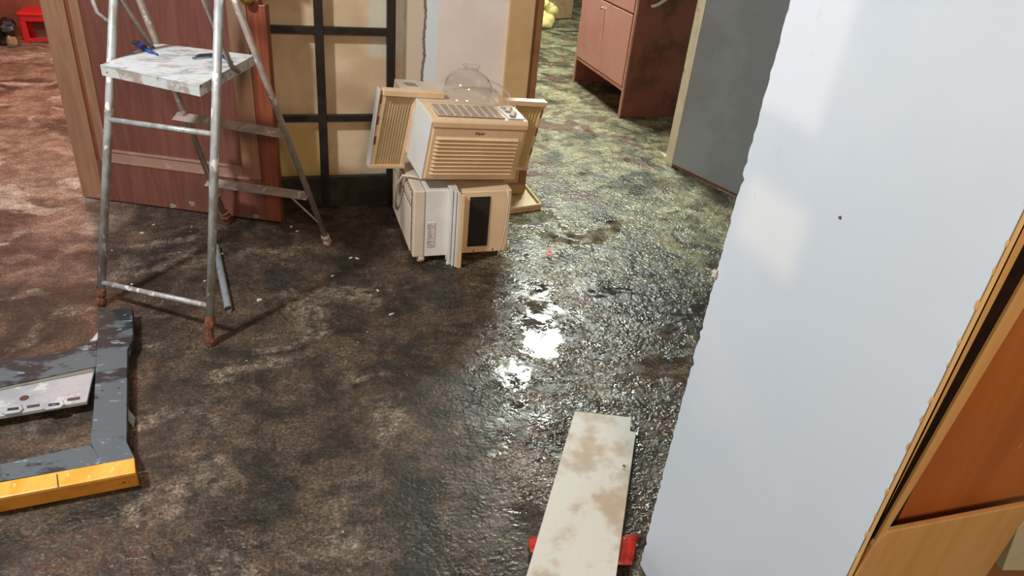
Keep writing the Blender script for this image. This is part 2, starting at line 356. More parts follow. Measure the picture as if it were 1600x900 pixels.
# ---------------------------------------------------------------- right foreground wooden cabinet (panel faces the camera)
wc = thing('wooden_cabinet', 'tan framed wooden cabinet with orange brown panel beside the white wall', 'cabinet', (.95, .54, 0))
def W(px, py, y=.54): return PY(px, py, y)-V((.95, .54, 0))
def ext(p, q, z):   # point on the line p-q at height z
    t = (z-p.z)/(q.z-p.z); r = p.lerp(q, t); return r
sL0, sL1 = W(1320, 900), W(1600, 343); g0, g1 = W(1360, 846), W(1600, 384); h0, h1 = W(1366, 849), W(1600, 438); k0, k1 = W(1386, 830), W(1600, 480)
top = 2.0
sL0.x = -.150; sL1.x = -.150
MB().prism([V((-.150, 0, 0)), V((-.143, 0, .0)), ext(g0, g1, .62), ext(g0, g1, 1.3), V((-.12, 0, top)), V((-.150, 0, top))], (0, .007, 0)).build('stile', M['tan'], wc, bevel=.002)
ip = [ext(h0, h1, .66), ext(k0, k1, .676), ext(k0, k1, 1.3), V((-.055, 0, top)), V((-.085, 0, top)), ext(h0, h1, 1.3)]
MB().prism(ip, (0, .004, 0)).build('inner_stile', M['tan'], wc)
MB().prism([p+V((.0006, .0042, 0)) for p in ip], (0, .026, 0)).build('gap_shade', M['groove_shade'], wc)  # dark piece paints the inner stile's dim side face
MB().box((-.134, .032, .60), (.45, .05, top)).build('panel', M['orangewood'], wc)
MB().box((-.134, .027, .64), (-.07, .031, top)).build('groove', M['groove_shade'], wc)  # dark strip painted in for the shade inside the gap
MB().box((-.04, .052, 0), (.45, .40, top)).box((-.134, .0505, 0), (-.04, .075, top)).build('carcass', M['browntrim'], wc)
rl = [V((-.145, -.004, .40)), V((.12, -.004, .40)), W(1540, 900), W(1600, 805), W(1600, 788), V((.30, 0, .675)), W(1385, 829), V((-.135, -.004, .66))]
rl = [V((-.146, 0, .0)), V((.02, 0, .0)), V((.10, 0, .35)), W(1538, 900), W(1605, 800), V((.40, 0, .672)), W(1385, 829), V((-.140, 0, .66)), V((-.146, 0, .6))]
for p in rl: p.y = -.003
MB().prism(rl, (0, .0095, 0)).build('light_patch_rail', M['tan'], wc, bevel=.002)  # tan shape stands for a light patch below the panel's shaded part
MB().prism([V((p.x, .012, p.z)) for p in (W(1575, 900), W(1600, 835), W(1640, 800), W(1640, 900))], (0, .02, 0)).build('corner_strip', M['jamb'], wc, bevel=.001)
cb = W(1447, 783); MB().blob((cb.x, .031, cb.z), .006, (1.2, .3, 1), .4, 2, 2).build('knot', M['ink'], wc)
# ragged edge of filler along the stile
fl_ = MB(); rnd = random.Random(9)
for i in range(15):
    zz = .58+i*.045+rnd.uniform(-.01, .01); fl_.blob((.8, .5485+rnd.uniform(-.001, .001), zz), rnd.uniform(.0015, .0032), (.4, .9, 3.2), .3, 1, i)
structure(fl_.build('trim_4', M['tan']))

# ---------------------------------------------------------------- pink cabinet in the far room
pc = thing('metal_cabinet', 'tall pinkish brown steel cabinet with chrome knob standing in the far room', 'cabinet', (2.30, 4.51, 0))
D_ = .90; Wd = .62
MB().box((.012, 0, 0), (Wd, .02, 1.35)).box((.012, D_-.02, 0), (Wd, D_, 1.35)).box((.012, .02, .19), (Wd, D_-.02, 1.35)).build('body', worn('shaded_stained_steel', (.30, .10, .072), (.15, .055, .04), .35, 0, 2.6, .45, .6, .05, (.26, .10, .07), 5, .58, .68), pc, bevel=.003)  # stains, plus the unlit side's darkness put into the base colour
MB().box((0, 0, 0), (.012, .022, 1.35)).box((0, D_-.022, 0), (.012, D_, 1.35)).box((0, .022, .180), (.012, D_-.022, .200)).build('frame', M['cab_edge'], pc, bevel=.002)
dr = MB().box((-.004, .030, .207), (.012, D_-.03, .672)).build('door', M['cab_front'], pc, bevel=.003)
MB().box((-.004, .030, .682), (.012, D_-.03, 1.0)).build('door', M['cab_front'], pc, bevel=.003)
MB().lathe([(0, .030), (.010, .030), (.013, .024), (.012, .018), (.006, .014), (.006, 0), (.016, -.001)], (0, 0, 0), 20, Matrix.Translation((-.004, .47, .628)) @ Matrix.Rotation(-math.pi/2, 4, 'Y')).build('knob', M['chrome'], dr, smooth=True)
h = P(1022, 8, .73)
MB().tube([(.10, -.001, .74), (.10, -.025, .74), (.13, -.035, .755), (.19, -.04, .80), (.24, -.03, .86), (.26, 0, .90)], .011).build('handle', M['whitep'], pc, smooth=True)

# far things
def at_floor(px, py): return P(px, py, 0)
c = at_floor(872, 33)
bx = thing('cardboard_box', 'small brown cardboard box on the far wet floor', 'box', (c.x+.05, c.y+.2, 0), (0, 0, .35))
MB().box((-.13, -.11, .01), (.13, .11, .30)).build('body', M['card'], bx, bevel=.004)
MB().box((-.132, -.02, .295), (.132, .02, .302)).build('tape', M['tan'], bx)
c = at_floor(858, 44); sk = MB(); rnd = random.Random(4)
for i in range(7): sk.blob((c.x+rnd.uniform(-.07, .07)-.01, c.y+.08+rnd.uniform(-.05, .05), .05+i*.03), .10-i*.008, (1, .9, .75), .06, 3, i)
o = sk.build('yellow_cloth', M['yellowcloth'], smooth=True); tag(o, 'crumpled pale yellow cloth heaped in front of the cardboard box', 'cloth')
c = at_floor(888, 13); lg = thing('white_chair', 'white plastic leg just showing beyond the cardboard box', 'furniture leg', (c.x, c.y, 0))
MB().prism([(-.03, -.03, 0), (.03, -.03, 0), (.03, .02, 0), (-.03, .02, 0)], (0, 0, .45)).build('leg', M['whitep'], lg, bevel=.006)
lg.name = 'furniture_leg'
c = at_floor(850, 20); tag(MB().blob((c.x, c.y+.2, .15), .1, (.7, .7, 1.4), .2, 2, 8).build('brown_bundle', M['card']), 'small brown bundle behind the yellow cloth', 'bundle')

# ---------------------------------------------------------------- left room
c = V((-1.66, 6.30, 0)); st = thing('red_stool', 'bright red plastic stool at the back of the left room', 'stool', c)
MB().box((-.01, -.01, .19), (.30, .22, .215)).box((0, 0, .15), (.29, .21, .19)).build('seat', M['redstool'], st, bevel=.008)
for x0 in (0, .25):
    for y0 in (0, .17): MB().box((x0, y0, 0), (x0+.035, y0+.03, .15)).build('leg', M['redstool'], st, bevel=.003)
MB().box((.035, .005, .015), (.25, .02, .035)).build('stretcher', M['redstool'], st)
bg = MB(); 
for i in range(4): bg.blob((-1.765+.01*i, 6.24+.04*(i % 2), .045+.03*i), .055, (.9, 1, .9), .2, 2, i+20)
tag(bg.build('black_bag', M['blackbag']), 'crumpled black bag beside the red stool', 'bag')
tag(MB().blob((-1.70, 6.15, .05), .032, (.9, .9, 1.1), .3, 2, 31).build('tan_cloth', M['card']), 'small tan rag in front of the black bag', 'rag')

# ---------------------------------------------------------------- wooden door
A = P(130, 310); B = P(440, 350); du = (B-A).normalized(); L = (B-A).length
ang = math.atan2(du.y, du.x)
wd = thing('wooden_door', 'reddish brown panelled wooden door standing open behind the stepladder', 'door', A, (0, 0, ang))
T = .04; HT = 2.0; z0 = .008
inv = worldpart(wd)
def dpt(px, py):   # point on the door's face, in its own space
    d = ray(px, py); n = V((du.y, -du.x, 0)); t = (A-V((0, 0, CAMH))).dot(n)/d.dot(n); return inv @ (V((0, 0, CAMH))+d*t)
m0 = dpt(98, 0).x; m1 = dpt(132, 60).x; zb = dpt(240, 262).z; r1 = dpt(392, 60).x; r0 = dpt(357, 60).x; nz = dpt(415, 9).z
MB().box((0, 0, z0), (m0, T, HT)).build('stile', M['door_stile'], wd, bevel=.003)
MB().prism([(r1, 0, z0), (L, 0, z0), (L, 0, nz), (L-.025, 0, nz), (L-.025, 0, nz+.16), (L, 0, nz+.16), (L, 0, HT), (r1, 0, HT)], (0, T, 0)).build('stile', M['door_red'], wd, bevel=.003)
MB().box((m0, 0, z0), (r1, T, zb)).box((m0, 0, HT-.12), (r1, T, HT)).build('rail', M['door_panel'], wd, bevel=.002)
MB().box((m1-.004, .012, zb+.04), (r0+.004, T-.006, HT-.12)).build('panel', M['door_panel'], wd)
MB().box((m0, .010, zb), (m0+.016, .03, HT-.12)).build('groove', M['groove'], wd)
MB().box((m0+.016, .003, zb), (m1, .03, HT-.12)).box((r0, .003, zb), (r1-.012, .03, HT-.12)).build('moulding', M['door_stile'], wd, bevel=.004)
MB().box((r1-.012, .010, zb), (r1, .03, HT-.12)).build('groove', M['groove'], wd)
MB().box((m1-.03, -.004, zb), (r0+.03, .03, zb+.010)).box((m1, .004, zb+.010), (r0, .03, zb+.048)).box((m1, -.002, zb+.048), (r0, .03, zb+.056)).build('bottom_moulding', worn('pale_moulding', (.34, .19, .14), (.46, .30, .24), .5, 0, 20), wd, bevel=.001)  # paler brown than the panel and rails
k = dpt(390, 2)
MB().lathe([(0, .045), (.018, .043), (.024, .032), (.020, .020), (.010, .014), (.010, .004), (.026, .003), (.026, 0)], (0, 0, 0), 24, Matrix.Translation((k.x, 0, k.z+.012)) @ Matrix.Rotation(math.pi/2, 4, 'X')).build('knob', M['gold'], wd, smooth=True)
# chips of dry plaster on the door foot
ch = MB()
for i, (px, py) in enumerate(((165, 205), (270, 322), (300, 318), (400, 338))):
    q = dpt(px, py); ch.blob((q.x, -.0006, q.z), .012, (1.2, .12, .9), .3, 2, i)
ch.build('plaster_splash', M['ladder2'], wd)

# ---------------------------------------------------------------- black framed glazed panel
gp = thing('glazed_panel', 'black steel framed glazed panel standing against the back wall', 'glass panel', (-.06, 3.262, 0))
def X(v): return v+.06
fr = MB()
for xc in (-.045, .223, .523): fr.box((X(xc)-.018, -.014, 0), (X(xc)+.018, .014, 2.0))
for zc in (.425, .80, 1.175, 1.55, 1.98): fr.box((0, -.010, zc-.015), (X(.523), .010, zc+.015))
fr.build('frame', M['iron'], gp, bevel=.002)
MB().box((0, -.012, 0), (X(.523), .012, .15)).build('kick_panel', M['soot'], gp, bevel=.002)
zs = [.15, .425, .80, 1.175, 1.55, 1.98]
for x0, x1 in ((-.03, .205), (.241, .505)):
    for za, zb_ in zip(zs, zs[1:]):
        MB().box((X(x0), -.002, za+.015 if za > .2 else za), (X(x1), .002, zb_-.015)).build('pane', M['pane'], gp)

# ---------------------------------------------------------------- stepladder
F0 = P(157, 478); F1 = P(327, 540); R0 = P(355, 347); R1 = P(513, 382)
u = ((F1-F0)+(R1-R0)).normalized(); wv = V((-u.y, u.x, 0)); Z = V((0, 0, 1))
LO = (F0+F1+R0+R1)/4
ld = thing('stepladder', 'paint splashed aluminium stepladder with a tray standing before the wooden door', 'stepladder', LO)
dF0 = wv*.262+u*.035+Z; dF1 = wv*.262-u*.035+Z; dR0 = -wv*.368+u*.06+Z; dR1 = -wv*.368-u*.06+Z
def q(p): return p-LO
def leg(F, d, z0, z1, r, m): return MB().tube([q(F+d*z0), q(F+d*z1)], r, 16).build('leg', m, ld, smooth=True)
la = leg(F0, dF0, .062, 1.26, .0135, M['ladder']); lb = leg(F1, dF1, .10, 1.26, .0135, M['ladder'])
lc = leg(R0, dR0, .05, 1.22, .0115, M['ladder2']); le = leg(R1, dR1, .03, 1.22, .0115, M['ladder2'])
def rustfoot(F, d, h, r, par, seed, m=None):
    rn = random.Random(seed); pts = [F+d*(h*k/6) for k in range(7)]; rs = [r*(1+rn.uniform(-.12, .3)) for k in range(7)]; rs[0] *= .8; rs[-1] = r*.98
    return MB().tube([q(p) for p in pts], rs, 10).build('foot', m or M['rust'], par)
rustfoot(F0, dF0, .064, .0145, la, 1); rustfoot(F1, dF1, .102, .0145, lb, 2); rustfoot(R0, dR0, .055, .022, lc, 3); rustfoot(R1, dR1, .05, .018, le, 4, M['caster'])
# front rungs
MB().tube([q(F0+dF0*.085), q(F1+dF1*.135)], .0095).build('rung', M['ladder'], ld, smooth=True)
MB().tube([q(F0+dF0*.635), q(F1+dF1*.676)], .0095).build('rung', M['ladder'], ld, smooth=True)
MB().tube([q(F0+dF0*1.25), q(F1+dF1*1.25)], .0095).build('rung', M['ladder'], ld, smooth=True)
# rear flat braces
def brace(p0, p1, hw, ov0=0, ov1=0):
    d = (p1-p0).normalized(); p0 = p0-d*ov0; p1 = p1+d*ov1; n = (Z*.5+wv*.85).normalized(); nn = d.cross(n).normalized()*.003
    return MB().prism([q(p0-n*hw), q(p1-n*hw), q(p1+n*hw), q(p0+n*hw)], nn).build('rear_brace', M['ladder2'], ld, bevel=.001)
off = -wv*.014
brace(R0+dR0*.535+off, R1+dR1*.545+off, .021, .035, .01)
brace(R0+dR0*.225+off, R1+dR1*.262+off, .021, .01, .005)
for (F, d, s) in ((R1, dR1, -1), (R0, dR0, 1)):
    MB().tube([q(F+d*.235+u*s*.085+off), q(F+d*.13+off*.8)], .004, 8).build('strut', M['ladder2'], ld)
# arms carrying the tray
def upos(uu, ww, z): return F0+u*uu+wv*ww+Z*z
MB().tube([q(upos(.03, .40, .815)), q(upos(.045, .285, .99)), q(upos(.045, .25, 1.06))], .0085).build('arm', M['ladder2'], ld, smooth=True)
MB().tube([q(upos(.40, .36, .815)), q(upos(.40, .327, .84)), q(upos(.40, .237, 1.05)), q(upos(.41, .22, 1.10))], .0085).build('arm', M['ladder2'], ld, smooth=True)
MB().tube([q(upos(-.012, .21, 1.06)), q(upos(-.004, .225, .96)), q(upos(.028, .245, .925))], .006).build('hook', M['ladder'], ld, smooth=True)
# tray
tz = .825; cn = [P(156, 101, tz), P(244, 67, tz), P(398, 86, tz), P(311, 134, tz)]
tr = MB().prism([q(p) for p in cn], (0, 0, -.006)).build('tray', M['tray'], ld, bevel=.002)
cc = (cn[0]+cn[1]+cn[2]+cn[3])/4; rim = MB()
for i in range(4):
    p0, p1 = cn[i], cn[(i+1) % 4]; d = (p1-p0).normalized(); n = V((-d.y, d.x, 0)); n = n if (cc-p0).dot(n) > 0 else -n
    rim.prism([q(p0), q(p1), q(p1+n*.004), q(p0+n*.004)], (0, 0, -.034))
rim.build('rim', M['tray_edge'], tr, bevel=.0015)
# tools on the tray
pl = thing('pliers', 'small blue handled pliers lying on the stepladder tray', 'pliers', P(232, 76, tz+.004))
o0 = pl.location
def pt(px, py, dz=.0): return P(px, py, tz+.006+dz)-o0
MB().tube([pt(216, 66, .012), pt(226, 73, .004), pt(234, 79), pt(246, 85)], [.006, .006, .005, .003], 8).build('handle', M['blue'], pl, smooth=True)
MB().tube([pt(214, 70, .006), pt(225, 77), pt(238, 82)], [.006, .006, .004], 8).build('handle', M['blue'], pl, smooth=True)
MB().blob(pt(212, 66, .004), .012, (1.2, .7, .5), .1, 2, 3).build('jaw', M['steel'], pl)
cu = thing('wire_cutters', 'dark blue tipped wire cutters lying on the stepladder tray behind the front leg', 'cutters', P(335, 87, tz+.004)); o0 = cu.location
MB().tube([pt(301, 91), pt(312, 87, .004), pt(328, 86, .004), pt(346, 87)], [.003, .006, .006, .006], 8).build('handle', M['steel'], cu, smooth=True)
MB().tube([pt(346, 87), pt(354, 90, .004), pt(360, 96)], [.006, .007, .004], 8).build('grip', M['blue'], cu, smooth=True)

# loose conduit behind the front leg
p0 = P(337, 385, .014); p1 = P(357, 483, .014)
cd = MB(); cd.tube([p0, p1], .0135, 16, cap=False).tube([p0, p1], .0105, 16, cap=False)
tag(cd.build('conduit_pipe', M['pvc'], smooth=True), 'grey plastic conduit pipe on the floor beneath the stepladder', 'pipe')

# ---------------------------------------------------------------- lower air conditioner (grille towards the left room)
la_ = thing('window_air_conditioner', 'lower cream window air conditioner turned sideways with black side louvre', 'air conditioner', (.52, 2.655, 0))
w1, dp, hh, b0 = .41, .50, .33, .028
MB().box((0, 0, b0), (.048, dp, hh-.004)).build('front_bezel', M['creamp'], la_, bevel=.006)
MB().box((.0485, .003, b0), (.150, dp-.003, hh-.006)).build('side_cover', M['creamw'], la_, bevel=.003)
MB().box((.1505, .006, b0+.002), (w1, dp-.006, hh-.018)).build('chassis', M['cream'], la_, bevel=.004)
# side louvre
vb = MB().box((.232, .002, .062), (.318, .008, .288)).build('side_vent', M['vent_dark'], la_)
sl = MB()
for i in range(26): sl.box((.233, -.0005, .066+i*.0085), (.317, .004, .0675+i*.0085))
sl.build('slat', M['ink'], vb)
MB().box((.17, .004, b0+.004), (.19, .010, hh-.02)).build('pressed_rib', M['cream'], la_, bevel=.002)
# mounting channel
mc = MB()
for i, (x0, x1, y0) in enumerate(((.140, .150, -.040), (.153, .162, -.052), (.165, .174, -.062))): mc.box((x0, y0, .004 if i else .010), (x1, .010, hh+.012-i*.004))
mc.box((.136, -.035, .002), (.176, -.025, .014))
mc.build('mounting_channel', M['creamw'], la_, bevel=.0015)
MB().box((.174, -.064, 0), (.192, -.050, hh-.002)).build('channel_lip', M['cream'], la_, bevel=.0015)
MB().box((.140, .0, hh-.003), (.176, dp-.03, hh+.006)).build('top_channel', M['creamp'], la_, bevel=.001)
# grille of thin louvres on the left face
gr = MB().box((-.003, .03, b0+.012), (.0, dp-.03, .245)).build('grille', M['vent_brown'], la_); gs = MB()
for i in range(19): gs.box((-.0075, .032, b0+.017+i*.0105), (-.002, dp-.032, b0+.0205+i*.0105))
gs.build('louvre', M['creamp'], gr)
ov = MB().box((-.003, .03, .253), (.0, dp-.03, .312)).build('air_outlet', M['vent_brown'], la_); gs = MB()
for i in range(14): gs.box((-.008, .04+i*.030, .255), (-.002, .048+i*.030, .310))
gs.box((-.0085, .03, .281), (-.0025, dp-.03, .286)); gs.build('vane', M['creamp'], ov)
MB().box((.056, -.0007, .075), (.088, .004, .185)).build('rating_label', M['sticker'], la_)
tx = MB()
for i in range(12):
    ln = random.Random(i).uniform(.010, .024); tx.box((.060, -.0012, .082+i*.0082), (.060+ln, -.0006, .0835+i*.0082))
tx.build('label_text', M['vent_brown'], la_)
MB().tube([(.385, -.006, hh-.004), (.392, -.012, hh-.06), (.388, -.014, .16), (.378, -.008, .06), (.370, .0, .012)], .0042, 8).build('drain_tube', M['rope'], la_, smooth=True)
for (x, z_) in ((.205, .045), (.345, .042), (.262, .040)):
    MB().lathe([(0, .002), (.004, .002), (.004, 0)], (0, 0, 0), 10, Matrix.Translation((x, .006, z_)) @ Matrix.Rotation(math.pi/2, 4, 'X')).build('screw', M['rust'], la_)
MB().tube([(.07, .10, hh), (.02, .11, hh+.012), (-.02, .14, hh+.006), (-.035, .18, hh-.05), (-.03, .26, .17), (-.012, .33, .10)], .0055, 10).build('power_cable', M['rope'], la_, smooth=True)
ca = MB().lathe([(0, -.012), (.014, -.012), (.017, -.006), (.017, .006), (.014, .012), (0, .012)], (0, 0, 0), 18, Matrix.Translation((.035, .012, .0175)) @ Matrix.Rotation(.3, 4, 'Z') @ Matrix.Rotation(math.pi/2, 4, 'Y')).build('caster', M['caster'], la_)
MB().box((.026, .004, .016), (.044, .020, .032)).build('caster_fork', M['caster'], ca)
MB().box((.30, .3, 0), (.38, .46, .03)).build('foot', M['caster'], la_)
MB().box((.01, .42, 0), (.05, .46, .03)).build('foot', M['caster'], la_)

# ---------------------------------------------------------------- upper air conditioner
def Rot(yaw, pit, rol): return Matrix.Rotation(yaw, 4, 'Z') @ Matrix.Rotation(pit, 4, 'X') @ Matrix.Rotation(rol, 4, 'Y')
ua = thing('window_air_conditioner', 'upper cream window air conditioner facing forward under the clear dome', 'air conditioner')
ua.matrix_world = Matrix.Translation((.544, 2.652, .374)) @ Rot(.151, .130, .102)
W2, D2, H2 = .416, .168, .262
# bezel: shell with a recess for the front grille and one for the top outlet
prof = [(0, 0, .0), (0, D2, .012), (0, D2, H2-.006), (0, D2-.03, H2), (0, .012, H2-.004), (0, 0, H2-.016)]
MB().prism([(x+.003, y, z_) for x, y, z_ in prof], (W2-.006, 0, 0)).build('front_bezel', M['cream'], ua, bevel=.005, seg=3)
MB().prism([(-.001, y-.0005 if y == 0 else y, z_) for x, y, z_ in prof], (.006, 0, 0)).build('side_cheek', M['creamw'], ua, bevel=.002)  # whiter than the bezel: cool light from the left put into its colour
MB().prism([(W2-.005, y, z_) for x, y, z_ in prof], (.006, 0, 0)).build('side_cheek', M['cream'], ua, bevel=.002)
gz0, gz1 = .030, .188
fg = MB().box((.012, -.006, .008), (W2-.012, .002, H2-.038)).build('front_grille', M['cream'], ua, bevel=.003)
MB().box((.012, -.0062, H2-.040), (W2-.004, -.001, H2-.034)).build('shadow_gap', M['seam'], fg)
lv = MB()
for i in range(10):
    z_ = gz0+i*.0165; lv.prism([(.028, -.006, z_), (.028, -.016, z_+.003), (.028, -.006, z_+.0115)], (W2-.062, 0, 0))
lv.build('louvre', M['cream'], fg)
gpn = MB()
for i in range(9): gpn.box((.028, -.0068, gz0+.0120+i*.0165), (W2-.034, -.0055, gz0+.0160+i*.0165))
gpn.build('slot', M['seam'], fg)
# badge
def text(body, size, mat_, parent, Mx):
    cu_ = bpy.data.curves.new('badge', 'FONT'); cu_.body = body; cu_.size = size; cu_.extrude = .0004; cu_.align_x = 'CENTER'
    tmp = bpy.data.objects.new('tmp', cu_); S.collection.objects.link(tmp); bpy.context.view_layer.update()
    me = bpy.data.meshes.new_from_object(tmp.evaluated_get(bpy.context.evaluated_depsgraph_get())); bpy.data.objects.remove(tmp)
    me.name = 'badge'; me.transform(Mx); o = link(bpy.data.objects.new('badge', me)); me.materials.clear(); me.materials.append(mat_); o.parent = parent; return o
text('Haier', .019, M['ink'], ua, Matrix.Translation((W2*.5, -.0066, H2-.060)) @ Matrix.Rotation(math.pi/2, 4, 'X'))
# top outlet on the sloping top
tv = MB().box((.035, .022, H2-.006), (.318, .128, H2+.0005)).build('top_outlet', M['vent_brown'], ua)
g = MB()
for i in range(9): g.box((.035+i*.0345, .022, H2-.001), (.040+i*.0345, .128, H2+.0035))
for i in range(9): g.box((.035, .022+i*.0125, H2-.001), (.318, .0262+i*.0125, H2+.0025))
g.build('grid', M['creamp'], tv)
MB().box((.333, .020, H2-.002), (.405, .132, H2+.003)).build('control_panel', M['creamw'], ua, bevel=.002)
MB().box((.341, .028, H2+.003), (.394, .122, H2+.0042)).build('control_face', M['ctrl'], ua)
for i, (x, y, r) in enumerate(((.367, .095, .014), (.367, .052, .014))):
    MB().lathe([(0, .014), (r*.85, .013), (r, .002), (r, 0)], (x, y, H2+.004), 20).build('knob', M['creamp'], ua, smooth=True)
# metal case behind
MB().box((.0, D2+.002, .02), (W2-.004, .36, H2-.004)).build('chassis', M['creamp'], ua, bevel=.004)
MB().box((-.034, .225, .10), (.06, .352, H2+.002)).build('rear_shoulder', M['creamp'], ua, bevel=.003)
vs = MB()
for i in range(5): vs.prism([(.000+i*.010, .285, H2+.0025), (.004+i*.010, .285, H2+.0025), (-.008+i*.010+.004, .318, H2+.0025), (-.008+i*.010, .318, H2+.0025)], (0, 0, .0008))
vs.build('vent_slot', M['ink'], ua)
# side accordion panels with frames
def side_panel(x0, x1, z0, z1, y, mm, lean, xr=None, xl=None):
    f = MB(); t = .018
    f.prism([(x0+lean, y, z1), (x0, y, z0), (x0+t, y, z0), (x0+t+lean, y, z1)], (0, .02, 0)) if True else None
    f.prism([(x1+lean, y, z1), (x1, y, z0), (x1-t, y, z0), (x1-t+lean, y, z1)], (0, .02, 0))
    f.prism([(xl if xl is not None else x0+lean, y-.012, z1-.020), (xr if xr is not None else x1+lean, y-.012, z1-.020), (xr if xr is not None else x1+lean, y-.012, z1+.002), (xl if xl is not None else x0+lean, y-.012, z1+.002)], (0, .034, 0))
    f.box((x0, y-.008, z0-.008), (x1, y+.022, z0+.006)); fo = f.build('panel_frame', M['cream'], ua, bevel=.0015)
    pb = MB().prism([(x0+t, y+.010, z0), (x1-t+lean, y+.010, z0), (x1-t+lean, y+.010, z1-.01), (x0+t+lean, y+.010, z1-.01)], (0, .006, 0)); po = pb.build('pleated_panel', mm, ua)
    r = MB(); n = 9
    for i in range(n):
        xx = x0+t+.006+(x1-x0-2*t-.01)*i/n; r.prism([(xx, y+.011, z0), (xx+.004, y+.003, z0), (xx+.008, y+.011, z0)], (lean, 0, z1-z0-.012))
    r.build('pleat', mm, po); return fo
pf = side_panel(-.142, .004, -.045, .280, .195, M['accordion_l'], .010, xr=.118)
for zz in (.05, .135, .225): MB().box((-.139, .1935, zz), (-.132, .196, zz+.036)).build('slot', M['groove'], pf)
MB().box((-.149, .190, -.05), (-.143, .222, .282)).build('outer_edge', M['creamw'], pf, bevel=.001)
pf = side_panel(.412, .592, -.050, .268, .195, M['accordion'], .004, xl=.360)
for zz in (.015, .11, .195): MB().box((.583, .1935, zz), (.591, .196, zz+.036)).build('slot', M['browntrim'], pf)
MB().box((.005, .012, -.006), (W2-.02, .15, .0)).build('base', M['vent_brown'], ua)

# clear dome on top
pos = V((.768, 2.862, .657))
dm = thing('clear_dome', 'clear plastic dome with a small neck on top of the upper air conditioner', 'dome', pos, (.06, .10, 0))
po = [(.118, -.012), (.112, .0), (.110, .010), (.112, .03), (.108, .055), (.092, .082), (.065, .102), (.036, .112), (.030, .118), (.034, .132), (.040, .140)]
po = [(r_*.86, z_*.80 if z_ < .11 else .088+(z_-.11)*.7) for r_, z_ in po]
MB().lathe(po+[(r_-.0025, z_-.0015) for r_, z_ in po[::-1]], (0, 0, 0), 48).build('shell', M['dome'], dm, smooth=True)
for k in range(3):
    a_ = k*2.1+.5; MB().blob((.028*math.cos(a_), .028*math.sin(a_), .106), .010, (1, 1, .8), .15, 2, k).build('neck_clip', M['dome'], dm, smooth=True)
# power cord behind the dome
cc_ = [PY(766, 126, 2.98), PY(782, 134, 2.95), PY(795, 147, 2.92), PY(805, 165, 2.87)]
ta = ua.matrix_world.inverted()
MB().tube([ta @ PY(763, 127, 3.0)]+[ta @ p for p in cc_]+[ta @ PY(806, 175, 2.84)], .0035, 8).build('power_cord', M['cord'], ua, smooth=True)

# plastic side panel and block lying behind
pp = thing('plastic_tray', 'yellowish plastic panel tray lying on the floor behind the air conditioners', 'tray', P(820, 325))
o0 = pp.location.copy()
qa = [P(770, 338), P(846, 327), P(812, 285), P(740, 296)]; qa = [p-o0 for p in qa]
MB().prism([p+Z*.012 for p in qa], (0, 0, .004)).build('base', M['accordion'], pp)
r = MB()
ccn = sum(qa, V())/4
for i in range(4):
    p0, p1 = qa[i], qa[(i+1) % 4]; i0 = p0.lerp(ccn, .06); i1 = p1.lerp(ccn, .06); r.prism([p0, p1, i1, i0], (0, 0, .030))
r.build('rim', M['cream'], pp, bevel=.002)
b_ = P(810, 300, .03)
tag(MB().box((b_.x-.12, b_.y-.02, .0301), (b_.x+.02, b_.y+.12, .075)).build('foam_block', M['card'], bevel=.005), 'small brown block resting on the yellowish plastic tray', 'block')

# ---------------------------------------------------------------- black frame with yellow beam (lower left)
bf = thing('dismantled_frame', 'dark grey dismantled frame with a yellow beam lying at lower left', 'frame', (-.55, 2.0, 0)); o0 = bf.location.copy()
def G(px, py, z=.05): return P(px, py, z)-o0
def slab(pts, t=.035, z=.05): return MB().prism([G(*p, z) for p in pts], (0, 0, -t))
slab([(156, 486), (207, 480), (208, 531), (199, 546), (198, 690), (211, 716), (160, 726), (141, 690), (146, 640), (149, 585), (151, 540)]).build('post', M['darkframe'], bf, bevel=.002)
slab([(152, 532), (150, 572), (0, 604), (-300, 664), (-300, 624), (0, 566), (100, 548)], .03, .048).build('cross_bar', M['darkframe'], bf, bevel=.002)
slab([(140, 695), (170, 722), (0, 752), (-300, 806), (-300, 776), (0, 725)], .03, .046).build('cross_bar', M['darkframe'], bf, bevel=.002)
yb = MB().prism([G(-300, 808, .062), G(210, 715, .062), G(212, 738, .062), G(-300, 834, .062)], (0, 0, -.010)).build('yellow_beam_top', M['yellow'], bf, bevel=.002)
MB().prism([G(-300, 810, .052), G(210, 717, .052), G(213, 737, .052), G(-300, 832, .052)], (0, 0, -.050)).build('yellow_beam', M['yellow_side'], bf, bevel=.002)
sm = MB().prism([G(88, 741, .0625), G(90, 741, .0625), G(92, 760, .0625), G(90, 761, .0625)], (0, 0, .0006)); sm.build('seam', M['ink'], bf)
lt = MB().prism([G(148, 575, .040), G(136, 627, .040), G(60, 640, .040), (G(0, 650, .040)), G(-240, 690, .040), G(-240, 641, .040), G(0, 600, .040)], (0, 0, -.012)).build('grey_plate', M['greytray'], bf, bevel=.002)
MB().prism([G(146, 572, .043), G(144, 580, .043), G(0, 609, .043), G(-240, 652, .043), G(-240, 641, .043), G(0, 600, .043)], (0, 0, -.006)).build('muddy_edge', M['tantop'], lt)
for (px, py, r_) in ((38, 622, .012),): MB().lathe([(0, .0006), (r_, .0006), (r_, 0)], G(px, py, .040), 20).build('hole', M['ink'], lt)
for (px, py) in ((20, 641), (84, 634)):
    MB().prism([G(px-18, py+5, .041), G(px-13, py-5, .041), G(px+13, py-9, .041), G(px+17, py-1, .041), G(px+12, py+4, .041), G(px-12, py+8, .041)], (0, 0, .005)).build('clip', M['greytray'], lt, bevel=.002)
    MB().prism([G(px-9, py+1, .0462), G(px-8, py-3, .0462), G(px+9, py-5, .0462), G(px+9, py-1, .0462)], (0, 0, .0005)).build('clip_recess', M['darkframe'], lt)
